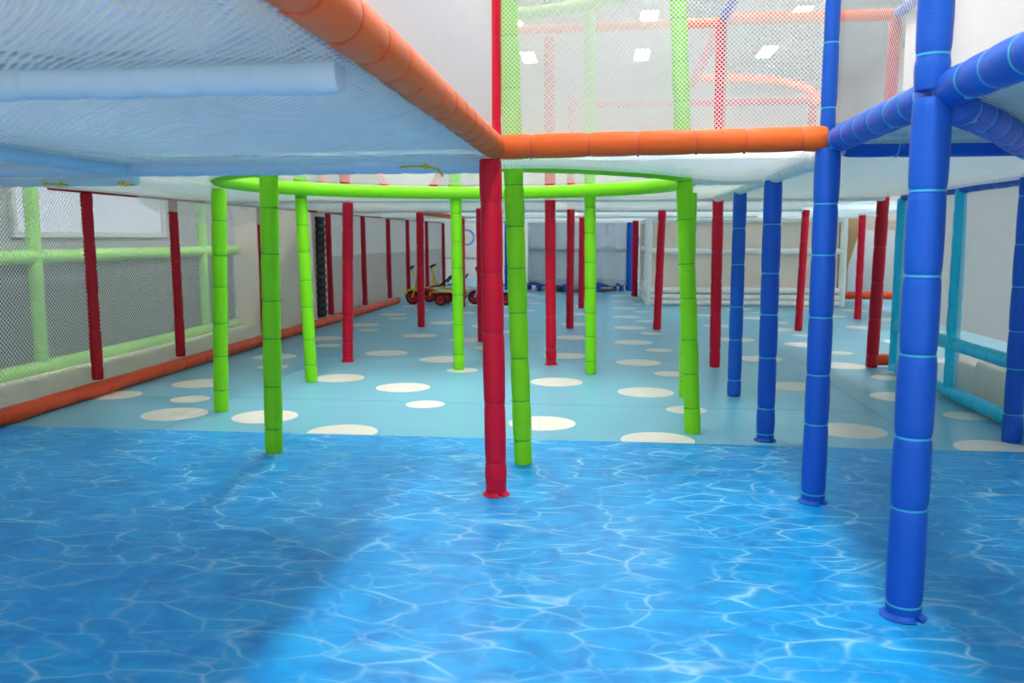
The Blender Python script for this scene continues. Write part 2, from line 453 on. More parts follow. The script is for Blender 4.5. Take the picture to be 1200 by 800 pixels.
# interior red posts
post('red post under the deck between two green posts at left', -2.08, 6.66, 1.27, 'red', .043, top=(-2.05, 6.66), step=.23, flange=True)
post('red post beside the yellow tricycle', -2.07, 9.38, 1.27, 'red', .042, step=.25)
post('red post close behind the crimson corner post, mostly hidden by it', -1.19, 8.1, 1.28, 'red', .044, top=(-1.2, 8.1), step=.26)
post('red post beyond the green ring with a cream dot just behind its foot', -.43, 6.68, 2.5, 'red', .042, top=(-.46, 6.68), step=.25, flange=True)
post('red post in front of the round grey net enclosure', -.40, 9.38, 2.5, 'red', .042, step=.25)
post('small far red post close to the round grey net enclosure', -.36, 12.14, 1.28, 'red', .042, ties=False)
post('farthest red post, just right of another in front of the round enclosure', -.34, 14.4, 1.28, 'darkred', .045, ties=False)
post('red post at the left corner of the white padded pen', .55, 9.39, 1.29, 'red', .043, top=(.58, 9.39), step=.24)
post('red post between the leaning green post and the first blue post', .84, 6.69, 2.6, 'red', .042, top=(.82, 6.69), step=.25)
post('thin red post standing before the right part of the white pen', 2.06, 9.45, 1.29, 'red', .04, top=(2.09, 9.45), step=.25)
post('slim red post right of the white pen near the grey net', 3.08, 10.9, 1.29, 'red', .043, ties=False)
post('dark red leaning post at the end of the turquoise frame', 2.05, 6.82, 2.6, 'darkred', .045, top=(2.09, 6.80), step=.25)
post('orange red post behind the tricycles', -2.07, 12.14, 1.27, 'railred', .045, ties=False)
post('dark red post beside the side of the white pen', .47, 14.7, 1.28, 'darkred', .055, ties=False)
post('dark blue post behind the dark red post by the white pen', .42, 16.2, 1.28, 'blue', .06, ties=False)
post('navy post left of the round grey net enclosure', -1.75, 15.0, 1.28, 'blue', .05, ties=False)
# wall posts on the left, standing on the orange red rail
wl = [(5.13, 'red wall post nearest the camera on the long orange red floor rail'), (6.22, 'second red wall post along the left net, netting wrapped over its top'),
      (7.87, 'red wall post where the left net ends at the white panel'), (9.08, 'thin red wall post left of the black laced strip'), (9.86, 'red wall post right of the black laced strip'), (11.31, 'red wall post on white vinyl, next after the black strip bay'),
      (12.65, 'red wall post on white vinyl near where the floor rail ends'), (13.9, 'thin red wall post above the tricycle front wheel'), (15.4, 'thin red wall post behind the yellow tricycles'), (17.0, 'farthest thin red wall post on the left')]
for y, lab in wl:
    post(lab, -3.27, y, 1.28, 'darkred', (.02 if y == 9.08 else .036), top=(-3.29, y+.02), ties=False, z0=.085 if y < 12.7 else 0)

# ------------------------------------------------------------------ rails
rail('long orange red padded rail on the floor along the left net', [(-3.2, 2.6, .047), (-3.2, 5.4, .047), (-3.19, 8, .047), (-3.18, 12.8, .047)], .047, 'railred', step=.33)
rail('short red rail at the foot of the leaning dark red post', [(2.06, 6.82, .06), (2.2, 6.82, .06)], .045, 'railred', ties=False)
rail('orange front rail running across between the crimson and blue posts', [(-.42, 3.24, 1.335), (.78, 3.26, 1.355)], .045, 'orange', step=.19)
rail('thick orange rail running overhead from the crimson post toward the near left', [(-.425, 3.22, 1.335), (-.425, 1.5, 1.345), (-.425, -.3, 1.345)], .045, 'orange', step=.17)
rail('blue rail overhead running from the orange rail end past the near blue post', [(.82, 3.26, 1.35), (.83, 2.2, 1.362), (.84, -.2, 1.375)], .046, 'blue', step=.13)
rail('blue rail crossing behind the near blue post at deck height', [(.86, 3.32, 1.338), (2.05, 3.32, 1.338)], .046, 'blue', step=.4)
rail('curved blue rail bending down behind the near blue post', [(.84, 2.24, 1.322), (.90, 2.33, 1.32), (.98, 2.43, 1.316), (1.11, 2.62, 1.31), (1.21, 2.78, 1.305), (1.31, 2.94, 1.30), (1.42, 3.1, 1.30), (1.5, 3.24, 1.30)], .046, 'blue', step=.14)
# ring
def ring(label, z, r, mat, step):
    t = thing('padded_ring', label, 'ring', (CX, CY, z))
    n = 300; pts = []; rad = []
    m = int(2*PI*CR/step)
    for k in range(n):
        a = 2*PI*k/n; pts.append((CR*math.cos(a), CR*math.sin(a), 0))
        ph = (a*m/(2*PI)) % 1; e = min(ph, 1-ph)
        rad.append(r*(1-.07*math.exp(-(e/.045)**2)))
    bm = BM(); tube(bm, pts, rad, 20, closed=True); obj('foam_sleeve', bm, mat, t)
    return t
ring('large green ring at deck height carried by eight green posts', 1.325, .046, 'green', .13)
ring('pale green upper ring seen through the white netting', 2.58, .046, 'green', .2)
# pale blue deck beams
def pb(label, a, b, r=.036, step=.11, mat='paleblue'): return rail(label, [a, b], r, mat, step=step, ties=False, name='deck_support_rail', cat='rail')
pb('pale blue padded rail crossing under the near left deck', (-3.3, 1.5, 1.285), (-.47, 1.5, 1.285))
pb('pale blue padded rail running lengthwise under the left deck to the dark gap', (-1.98, -.3, 1.285), (-2.0, 3.4, 1.285))
pb('pale blue padded rail crossing just left of the crimson post', (-3.3, 3.42, 1.285), (-.47, 3.36, 1.285))
pb('blue grey padded rail at the top of the left net', (-3.3, 4.02, 1.285), (-2.3, 4.02, 1.285))
pb('white bent rail from the front blue post to the second blue post', (.795, 3.32, 1.30), (.79, 4.42, 1.30), .042, mat='white')
pb('white rail joining the green ring to the blue posts', (.37, 4.44, 1.30), (.78, 4.44, 1.30), .04, mat='white')
pb('pale rail lengthwise between the two far blue posts', (.80, 4.46, 1.30), (.81, 6.6, 1.30), .038, mat='white')
for y, lab in ((6.72, 'pale rail across the deck behind the green ring'), (9.42, 'pale rail across the deck above the second row of red posts'), (12.2, 'pale rail across the deck above the far red posts')):
    pb(lab, (-3.25, y, 1.305), (2.05, y, 1.305), .036, mat='white')
rail('orange rail at deck height between the red post and the post behind the tricycles', [(-2.07, 9.45, 1.285), (-2.07, 12.1, 1.285)], .04, 'orange', ties=False)
# dark red strip rail along the top of the wall posts
rail('thin red top rail over the left wall posts', [(-3.30, 4.8, 1.292), (-3.30, 17, 1.292)], .014, 'darkred', ties=False, step=.6)

# ------------------------------------------------------------------ deck
deck = thing('upper_deck', 'pale blue padded deck with white netting slung under it overhead', 'deck', (0, 0, 1.3))
ZN, ZM, ZB = .0, .04, .085          # net, mat underside, board underside above 1.3 - relative to the deck's empty
def sag(x0, x1, y0, y1, amp, seed):
    rnd = random.Random(seed); ph = [rnd.uniform(0, 6) for _ in range(6)]
    def f(s, t):
        e = 16*s*(1-s)*t*(1-t)
        x, y = x0+(x1-x0)*s, y0+(y1-y0)*t
        w = math.sin(x*5+ph[0])*math.cos(y*4+ph[1])*.4+math.sin(x*9+y*3+ph[2])*.25+math.cos(y*8-x*2+ph[3])*.2
        return Vector((0, 0, -amp*(e**.5)*(1+.45*w)))
    return f
bays = [(-3.3, -2.02, -.3, 1.5), (-2.02, -.45, -.3, 1.5), (-3.3, -2.02, 1.5, 3.4), (-2.02, -.45, 1.5, 3.4), (-3.3, -2.28, 3.4, 4.02), (-3.3, -2.28, 4.02, 6.72),
        (.85, 2.1, -.3, 1.4), (.85, 2.1, 1.4, 3.3), (.84, 2.1, 3.36, 6.72)]
xs = [-3.3, -2.05, -.42, .8, 2.1, 3.6]; ys = [6.72, 9.42, 12.2, 14.8, 17.5]
for j in range(4):
    for i in range(5):
        if i == 4 and j == 0: continue
        bays.append((xs[i], xs[i+1], ys[j], ys[j+1]))
def slab(bm, x0, x1, y0, y1, z0, z1, bev): return box(bm, x0, x1, y0, y1, z0, z1, bev)
for k, (x0, x1, y0, y1) in enumerate(bays):
    ZN = .036 if k in (6, 7) else 0.0; ZM = ZN+.04; ZB = ZN+(.07 if k in (6, 7) else .085)
    nx, ny = max(4, int((x1-x0)*18)), max(4, int((y1-y0)*18))
    amp = .008 if k in (6, 7) else .022 if y1 < 5 else .03
    f = sag(x0, x1, y0, y1, amp, k); f2 = sag(x0, x1, y0, y1, amp*.55, k+100)
    bm = BM(); plane_grid(bm, (x0, y0, ZN), (x1-x0, 0, 0), (0, y1-y0, 0), nx, ny, f, (x0, y0)); obj('slung_net', bm, 'netdeck', deck)
    if y0 < 7:
        bm = BM(); plane_grid(bm, (x0, y0, ZN+.012), (x1-x0, 0, 0), (0, y1-y0, 0), nx, ny, f2, (x0+.003, y0)); obj('inner_net', bm, 'netdeck2', deck)
    bm = BM(); g = .03; slab(bm, x0+g, x1-g, y0+g, y1-g, ZM, ZB-.002, .012); obj('mat', bm, 'mat' if k < 4 else 'matsolid' if k in (6, 7) else 'matpale', deck)
ZN, ZM, ZB = .0, .04, .085
def holed(z, off=None, x0=-2.28, x1=.82, y0=3.4, y1=6.72, R=CR, nr=14, na=180):
    bm = BM(); V = []
    for k in range(na):
        a = 2*PI*k/na; c, s = math.cos(a), math.sin(a)
        tx = ((x1-CX) if c > 0 else (x0-CX))/c if abs(c) > 1e-6 else 1e9
        ty = ((y1-CY) if s > 0 else (y0-CY))/s if abs(s) > 1e-6 else 1e9
        Rm = max(min(tx, ty), R+.01)
        V.append([(CX+c*(R+(Rm-R)*i/nr), CY+s*(R+(Rm-R)*i/nr)) for i in range(nr+1)])
    vs = [[bm.verts.new((x, y, z+(off(x, y, i/nr) if off else 0))) for i, (x, y) in enumerate(row)] for row in V]
    for k in range(na):
        k2 = (k+1) % na
        for i in range(nr):
            quad(bm, [vs[k][i], vs[k][i+1], vs[k2][i+1], vs[k2][i]], [V[k][i], V[k][i+1], V[k2][i+1], V[k2][i]])
    return bm
wv = lambda x, y, t: -.02*4*t*(1-t)*(1+.4*math.sin(6*x)*math.cos(5*y))
obj('slung_net', holed(ZN, wv), 'netdeck', deck)
obj('inner_net', holed(ZN+.012, lambda x, y, t: .5*wv(x, y, t)), 'netdeck2', deck)
b = holed(ZM, R=CR+.02); 
for f in b.faces: f.normal_flip()
obj('mat', b, 'matpale', deck)
# dark strips standing in for the shade in gaps between near left mats and rails
bm = BM()
for (x0, x1, y0, y1) in bays[:5]:
    for a in ((x0, x1, y0-.02, y0+.06), (x0, x1, y1-.06, y1+.02), (x0-.02, x0+.06, y0, y1), (x1-.06, x1+.02, y0, y1)): box(bm, a[0], a[1], a[2], a[3], ZB, ZB+.015)
rnd = random.Random(3)
def ragged(a, b, along, off):
    q = a
    while q < b:
        w_ = rnd.uniform(.06, .22); h_ = rnd.choice((.002, .003, .005, .009)) ; e = min(q+w_*.92, b)
        if along == 'x': box(bm, q, e, off-.012, off+.02, .016, .018+h_)
        else: box(bm, off-.012, off+.02, q, e, .016, .018+h_)
        q += w_
ragged(-3.2, -.5, 'x', 1.462); ragged(-1.95, -.5, 'x', 3.35); ragged(1.6, 3.3, 'y', -1.955); ragged(-3.2, -2.35, 'x', 3.985)
obj('foam_edging', bm, 'dark', deck, smooth=False)
bm = BM()
for (x0, x1, y0, y1) in bays[6:8]: box(bm, x0, x1, y0, y1, .107, .112)
obj('deck_board', bm, 'board', deck, smooth=False)

# ------------------------------------------------------------------ nets and vinyl above the deck
def netpanel(label, o_, du, dv, mat, bulge=0.0, cat='net', name='safety_net', axis=None, n=24):
    o_ = Vector(o_); ax = Vector(axis) if axis else Vector(du).cross(Vector(dv)).normalized()
    ph = random.uniform(0, 6)
    f = (lambda s, t: ax*(bulge*math.sin(PI*s)*math.sin(PI*t)*(1+.4*math.sin(7*s+ph)*math.cos(5*t)))) if bulge else None
    bm = BM(); plane_grid(bm, (0, 0, 0), du, dv, n, n, f)
    o = obj(name, bm, mat); o.location = o_
    return tag(o, label, cat)
UZ = 2.62
netpanel('white net wall above the orange front rail', (-.40, 3.25, 1.37), (1.155, 0, .01), (0, 0, 1.3), 'net', .02)
netpanel('white net wall above the blue rail at right, beside the near blue post', (.82, 3.24, 1.38), (.01, -3.4, .01), (0, 0, 1.3), 'net', -.02)
o = netpanel('plain white vinyl panel above the overhead orange rail', (-.43, 3.2, 1.37), (0, -3.4, 0), (0, 0, 1.3), 'sheet', .006, cat='panel', name='vinyl_screen')
# ring net
bm = BM(); n = 96; H_ = UZ-1.38
rr = CR-.05
V = [[bm.verts.new((rr*math.cos(2*PI*k/n), rr*math.sin(2*PI*k/n), H_*j/8)) for k in range(n)] for j in range(9)]
for j in range(8):
    for k in range(n):
        k2 = (k+1) % n; u0, u1 = k*2*PI*rr/n, (k+1)*2*PI*rr/n; v0, v1 = H_*j/8, H_*(j+1)/8
        quad(bm, [V[j][k], V[j][k2], V[j+1][k2], V[j+1][k]], [(u0, v0), (u1, v0), (u1, v1), (u0, v1)])
o = obj('net_cylinder', bm, 'netfine'); o.location = (CX, CY, 1.38); tag(o, 'round white net shaft standing on the green ring', 'net')
# upper level frame seen through the nets
def up(label, a, b, mat, r=.042, **k): return rail(label, [a, b], r, mat, step=.3, ties=False, **k)
up('orange upper rail seen through the net above the front rail', (.84, 6.69, 2.6), (2.06, 6.69, 2.6), 'orange')
up('orange upper rail behind the green ring, seen through netting', (-2.07, 6.7, 2.55), (.82, 6.7, 2.58), 'orange', .035)
up('blue upper rail slanting up toward the camera through the net', (.84, 6.66, 2.62), (.84, 3.4, 2.62), 'blue')
up('violet blue upper rail beyond the near blue post', (2.06, 6.66, 2.6), (2.06, 3.3, 2.6), 'blue', .036)
up('crimson upper rail receding from the pink upper post', (.84, 6.72, 2.6), (.86, 9.4, 2.6), 'red')
rail('curved orange rail arching across the upper level', [(.86, 9.42, 2.66), (1.3, 9.35, 2.64), (1.7, 9.2, 2.58), (1.95, 9.0, 2.47), (2.05, 8.9, 2.3)], .045, 'orange', ties=False)
up('straight red rail below the curved orange upper rail', (-.4, 9.5, 2.42), (2.1, 9.5, 2.42), 'red', .035)
for x, y, z, lab in ((2.06, 9.2, 2.5, 'crimson upper post below the end of the curved orange rail'), (-2.07, 6.66, 2.6, 'pink upper post seen over the left back of the green ring'), (-2.8, 8.3, 2.4, 'pale pink upper post over the left end of the green ring'), (-1.5, 8.3, 2.4, 'pink upper post over the middle of the green ring')):
    post(lab, x, y, z, 'red', .042, z0=1.42, ties=False)
# round crawl hoop with dark net
t = thing('crawl_hoop', 'red round crawl hoop with dark net seen above the green ring', 'hoop', (-1.98, 8.5, 1.72))
bm = BM(); tube(bm, [(.32*math.cos(2*PI*k/64), 0, .32*math.sin(2*PI*k/64)) for k in range(64)], .035, 14, closed=True); obj('foam_sleeve', bm, 'red', t)
bm = BM(); c0 = [bm.verts.new((.31*math.cos(2*PI*k/48), .0, .31*math.sin(2*PI*k/48))) for k in range(48)]
f = bm.faces.new(c0); L_ = bm.loops.layers.uv.active
for lp in f.loops: lp[L_].uv = (lp.vert.co.x, lp.vert.co.z)
obj('hoop_net', bm, 'netgrey', t, smooth=False)
# far upper net walls
netpanel('distant white net wall across the upper level behind the ring', (-3.3, 6.78, 1.42), (4.1, 0, 0), (0, 0, 1.15), 'netfine')
netpanel('white net wall on the upper level beyond the blue posts', (.84, 6.62, 1.42), (0, -3.3, 0), (0, 0, 1.15), 'netfine')
netpanel('white vinyl panel on the upper level at far right', (2.1, 6.6, 1.42), (0, -2.9, 0), (0, 0, 1.15), 'sheet', .01, cat='panel', name='vinyl_screen')

# ------------------------------------------------------------------ left side: net, corridor, lime frame
netpanel('large white net along the left side above the orange red floor rail', (-3.31, 2.7, .015), (0, 6.55, 0), (0, 0, 1.275), 'netcoarse', .02, n=40)
bm = BM(); n_ = 40; rows = []
for j in range(9):
    rows.append([bm.verts.new((.02*math.sin(3*i*.3)*j/8, 3.0*i/n_, -(.05+.14*math.sin(PI*i/n_)**.7+.025*math.sin(9*i/n_*PI))*j/8)) for i in range(n_+1)])
for j in range(8):
    for i in range(n_): quad(bm, [rows[j][i], rows[j][i+1], rows[j+1][i+1], rows[j+1][i]], [(3.0*a/n_, .022*b) for a, b in ((i, j), (i+1, j), (i+1, j+1), (i, j+1))])
o = obj('hanging_net', bm, 'netcoarse'); o.location = (-3.2, 5.6, 1.3); tag(o, 'loose white net edge drooping from the deck over the second red wall post', 'net')
t = thing('lime_frame', 'pale green padded frame with grey netting behind the left net', 'frame', (-4.13, 2.5, 0))
for nm, a, b in (('bottom_rail', (0, 0, .05), (0, 6.7, .05)), ('middle_rail', (0, 0, .86), (0, 6.7, .86)), ('top_rail', (0, 0, 1.75), (0, 6.7, 1.75)), ('upright', (0, 3.3, .1), (0, 3.3, 1.7)), ('upright', (0, 5.9, .1), (0, 5.9, 1.7)), ('upright', (0, .6, .1), (0, .6, 1.7))):
    bm, _ = padded([a, b], .05, spaced((Vector(b)-Vector(a)).length, .3)); obj(nm, bm, 'lime', t)
bm = BM(); plane_grid(bm, (-.03, 0, .08), (0, 6.7, 0), (0, 0, .74), 30, 8); obj('grey_net', bm, 'netdark', t)
o = netpanel('cream vinyl panel closing the passage behind the left net', (-4.15, 9.22, 0), (.84, 0, 0), (0, 0, 1.3), 'sheetwarm', .01, cat='panel', name='vinyl_screen')
bm = BM(); box(bm, -4.5, -3.25, 2.5, 9.3, 0, .012, .004); o = obj('passage_mat', bm, 'beige'); tag(o, 'beige floor mat in the passage behind the left net', 'mat')
# glowing panes in frames, added for the bright patches beyond the left net
for i, (y0, y1) in enumerate(((4.75, 5.75), (7.0, 9.6))):
    t = thing('window_%d' % (i+1), '', 'window', (-5.2, y0, 1.0)); del t['label']; del t['category']; struct(t)
    w = y1-y0
    bm = BM(); box(bm, 0, .04, 0, w, 0, .05); box(bm, 0, .04, 0, w, 1.15, 1.2); box(bm, 0, .04, 0, .05, .05, 1.15); box(bm, 0, .04, w-.05, w, .05, 1.15); pass
    struct(obj('window_frame', bm, 'wall', t, smooth=False))
    bm = BM(); box(bm, .002, .01, .05, w-.05, .05, 1.15); struct(obj('window_pane', bm, 'daylight', t, smooth=False))
# low glowing pane added for bright patches behind the round net enclosure
t = thing('window_3', '', 'window', (-1.15, 21.0, .62)); del t['label']; del t['category']; struct(t)
bm = BM(); box(bm, 0, 1.6, -.04, 0, 0, .04); box(bm, 0, 1.6, -.04, 0, .66, .7); box(bm, 0, .04, -.04, 0, .04, .66); box(bm, 1.56, 1.6, -.04, 0, .04, .66); box(bm, .7, .9, -.04, 0, .04, .66)
struct(obj('window_frame', bm, 'wall', t, smooth=False))
bm = BM(); box(bm, .04, .7, -.02, -.01, .04, .66); box(bm, .9, 1.56, -.02, -.01, .04, .66); struct(obj('window_pane', bm, 'daylight', t, smooth=False))
# vinyl panels further along
vp = [(9.32, 9.82, 'sheetwarm', 'narrow cream vinyl panel around the black laced strip'), (9.9, 11.27, 'sheet', 'white vinyl panel right of the black laced strip'), (11.35, 12.6, 'sheet', 'white vinyl panel above the end of the floor rail'),
      (12.7, 13.86, 'sheet', 'white vinyl panel just behind the tricycle handlebar'), (13.94, 15.36, 'sheet', 'white vinyl panel behind the yellow tricycles'), (15.44, 16.95, 'sheet', 'farthest white vinyl panel on the left wall')]
for y0, y1, m, lab in vp:
    t = thing('vinyl_screen', lab, 'panel', (-3.3, y0, .02))
    bm = BM(); plane_grid(bm, (0, 0, 0), (0, y1-y0, 0), (0, 0, .75 if m == 'sheet' else 1.26), 12, 12, lambda s, q: Vector((.012*math.sin(9*s+3*q)*math.sin(PI*q), 0, 0))); obj('lower_sheet', bm, m if m != 'sheet' else 'sheetgrey', t)
    if m == 'sheet':
        bm = BM(); plane_grid(bm, (0, 0, .752), (0, y1-y0, 0), (0, 0, .51), 12, 8); obj('upper_sheet', bm, 'sheetwall', t)
# black laced strip
t = thing('laced_strip', 'black foam strip laced upright on the cream panel', 'strip', (-3.285, 9.46, .08))
bm = BM(); box(bm, -.01, .012, 0, .24, 0, 1.14, .006); obj('foam_strip', bm, 'dark', t)
for k in range(14):
    bm = BM(); box(bm, -.008, .016, -.02, .26, .03+k*.083, .075+k*.083, .004); obj('lace', bm, 'black', t)

# ------------------------------------------------------------------ right side: turquoise frame, panels, blocks
t = thing('turquoise_frame', 'turquoise padded side frame with white panels at right', 'frame', (2.12, 4.2, 0))
YN = -4.2  # near bays out of view, added to block side light from the right
def fr(nm, a, b, r=.04, mat='cyan'):
    bm, tf = padded([a, b], r, spaced((Vector(b)-Vector(a)).length, .16)); o = obj(nm, bm, mat, t)
fr('bottom_rail', (0, YN, .05), (0, 2.32, .05)); fr('middle_rail', (0, YN, .35), (0, 2.32, .35))
fr('upright', (0, 2.32, .02), (0, 2.32, 1.28)); fr('upright', (0, 1.28, .02), (0, 1.28, 1.3)); fr('top_rail', (0, YN, 1.31), (0, 2.3, 1.29), .03, 'blue')
fr('upright', (0, -1.6, .02), (0, -1.6, 1.3))
for y0, y1 in ((YN, -1.64), (-1.56, 1.24), (1.32, 2.28)):
    bm = BM(); plane_grid(bm, (.02, y0, .44), (0, y1-y0, 0), (0, 0, .85), 12, 10, lambda s, q: Vector((.01*math.sin(8*s+2*q), 0, 0))); obj('vinyl_sheet', bm, 'sheetthin' if y0 > 0 or y0 > -1.6 else 'sheet', t)
    bm = BM(); plane_grid(bm, (.0, y0, .06), (0, y1-y0, 0), (0, 0, 1.22), 8, 8); obj('net_sheet', bm, 'netfine', t)
netpanel('white net beside the leaning dark red post', (2.12, 6.56, .02), (.55, .6, 0), (0, 0, 1.24), 'netfine')
for i, (x, y, w, d, h, lab) in enumerate(((2.42, 4.7, .34, .5, .23, 'beige foam block nearest behind the turquoise frame'), (2.42, 5.23, .34, .48, .25, 'beige foam block in the middle behind the turquoise frame'), (2.44, 5.75, .34, .5, .21, 'beige foam block beside the far turquoise upright'))):
    bm = BM(); box(bm, -w/2, w/2, -d/2, d/2, 0, h, .025); o = obj('foam_block', bm, 'block'); o.location = (x, y, 0); tag(o, lab, 'block', 'foam blocks behind the turquoise frame')

# ------------------------------------------------------------------ far: white pen
t = thing('padded_pen', 'white padded rail pen with cream panels at the back right', 'pen', (.6, 12.7, 0))
W, D = 2.75, 2.2
for z in (.05, .135, .235, .80, 1.255):
    bm, _ = padded([(0, 0, z), (W, 0, z)], .042, spaced(W, .4)); obj('front_rail', bm, 'white', t)
    bm, _ = padded([(0, .05, z), (0, D, z)], .042, spaced(D, .4)); obj('side_rail', bm, 'white', t)
for x, y in ((0, 0), (W, 0), (0, D)):
    bm, _ = padded([(x, y, 0), (x, y, 1.29)], .05, spaced(1.29, .25)); obj('corner_post', bm, 'white', t)
bm = BM(); plane_grid(bm, (.05, .06, .27), (W-.1, 0, 0), (0, 0, .98), 14, 8, lambda s, q: Vector((0, .02*math.sin(20*s), 0))); obj('front_panel', bm, 'sheetwarm', t)
bm = BM(); plane_grid(bm, (.04, .06, .05), (0, D-.1, 0), (0, 0, 1.2), 8, 8); obj('side_panel', bm, 'sheet', t)
bm = BM(); box(bm, .06, W-.06, .3, .36, .02, .25); obj('inner_board', bm, 'tan', t)
bm = BM(); box(bm, 3.3, 5.5, 15.8, 15.9, 0, 1.3, .01); o = obj('partition_panel', bm, 'greige'); tag(o, 'greyish panel in shade far behind the slim red post', 'panel')
bm = BM(); fa = [bm.verts.new(v) for v in ((3.45, 14.0, 0), (3.62, 14.0, 0), (3.98, 14.0, 1.29), (3.45, 14.0, 1.29))]; f = bm.faces.new(fa)
r_ = bmesh.ops.extrude_face_region(bm, geom=[f]); bmesh.ops.translate(bm, vec=(0, .12, 0), verts=[v for v in r_['geom'] if isinstance(v, bmesh.types.BMVert)]); bmesh.ops.recalc_face_normals(bm, faces=bm.faces)
o = obj('tapered_panel', bm, 'brown', smooth=False); tag(o, 'brown tapered panel just right of the white pen corner', 'panel')
rail('low red rail on the floor right of the white pen', [(3.42, 13.8, .1), (5.2, 13.85, .1)], .06, 'railred', ties=False)
netpanel('grey net wall far behind the leaning dark red post', (4.1, 15.2, .02), (1.4, .2, 0), (0, 0, 1.1), 'netgrey')

# round net enclosure
t = thing('net_enclosure', 'round grey blue net enclosure on blue feet at the far back', 'enclosure', (-.55, 16.6, 0))
bm = BM(); n = 96; R = .98
V = []
for j in range(9):
    row = []
    for k in range(n):
        a = 2*PI*k/n; rr = R*(1+.018*math.sin(11*a)+.01*math.sin(23*a+1)); z0 = .125+.035*math.sin(5*a+1)+.025*math.sin(9*a)
        row.append(bm.verts.new((rr*math.cos(a), rr*math.sin(a), z0+(1.29-z0)*j/8)))
    V.append(row)
for j in range(8):
    for k in range(n):
        k2 = (k+1) % n; u0, u1 = k*2*PI*R/n, (k+1)*2*PI*R/n
        quad(bm, [V[j][k], V[j][k2], V[j+1][k2], V[j+1][k]], [(u0, j*.137), (u1, j*.137), (u1, (j+1)*.137), (u0, (j+1)*.137)])
obj('net_drape', bm, 'netgrey', t)
bm = BM(); tube(bm, [(.93*math.cos(2*PI*k/64),   .93*math.sin(2*PI*k/64), .13) for k in range(64)], .04, 12, closed=True); obj('base_ring', bm, 'bluebox', t)
bm = BM(); tube(bm, [(.93*math.cos(2*PI*k/64), .93*math.sin(2*PI*k/64), .78) for k in range(64)], .05, 12, closed=True); obj('middle_ring', bm, 'silver', t)
bm = BM(); bmesh.ops.create_cone(bm, cap_ends=True, segments=64, radius1=.9, radius2=.9, depth=.03, matrix=Matrix.Translation((0, 0, .15))); obj('bed', bm, 'dark', t)
for k in range(10):
    a = 2*PI*k/10+.1
    bm = BM(); tube(bm, [(.95*math.cos(a), .95*math.sin(a), 0), (.95*math.cos(a),   .95*math.sin(a), .13)], .045, 12); obj('foot', bm, 'bluebox', t)
# posters on the back wall
for x, z, w, h, lab in ((-4.1, .5, 1.3, 1.0, 'white board with a blue ring emblem on the back wall'), (.35, .4, .5, .9, 'pale blue board on the back wall right of the enclosure')):
    t = thing('wall_sign', lab, 'board', (x, 20.97, z))
    bm = BM(); box(bm, 0, w, -.02, .02, 0, h, .005); obj('backing', bm, 'wall', t)
    bm = BM(); tube(bm, [(w/2+.18*math.cos(2*PI*k/40), -.025, .5+.18*math.sin(2*PI*k/40)) for k in range(40)], .022, 8, closed=True); obj('emblem', bm, 'posterblue', t)

# ------------------------------------------------------------------ tricycles
def wheel(bm, R, w, c, axis_y=True, mi=0):
    prof = [(R*.72, -w/2), (R*.9, -w/2), (R, -w*.25), (R, w*.25), (R*.9, w/2), (R*.72, w/2)]
    n = 28; rings = [[bm.verts.new((c[0]+math.cos(2*PI*k/n)*a, c[1]+b, c[2]+math.sin(2*PI*k/n)*a)) for a, b in prof] for k in range(n)]
    for k in range(n):
        a, b = rings[k], rings[(k+1) % n]
        for j in range(6): bm.faces.new([a[j], b[j], b[(j+1) % 6], a[(j+1) % 6]])
    bmesh.ops.recalc_face_normals(bm, faces=bm.faces)
def rim(bm, R, w, c):
    n = 28
    prof = [(0.012, -w*.62), (R*.25, -w*.55), (R*.35, -w*.3), (R*.68, -w*.35), (R*.74, -w*.45), (R*.74, w*.45), (R*.68, w*.35), (R*.35, w*.3), (R*.25, w*.55), (.012, w*.62)]
    rings = [[bm.verts.new((c[0]+math.cos(2*PI*k/n)*a, c[1]+b, c[2]+math.sin(2*PI*k/n)*a)) for a, b in prof] for k in range(n)]
    m = len(prof)
    for k in range(n):
        a, b = rings[k], rings[(k+1) % n]
        for j in range(m-1): bm.faces.new([a[j], b[j], b[j+1], a[j+1]])
    bm.faces.new([r[0] for r in rings]); bm.faces.new([r[-1] for r in rings])
    bmesh.ops.recalc_face_normals(bm, faces=bm.faces)
def arc(p, n=12): return p
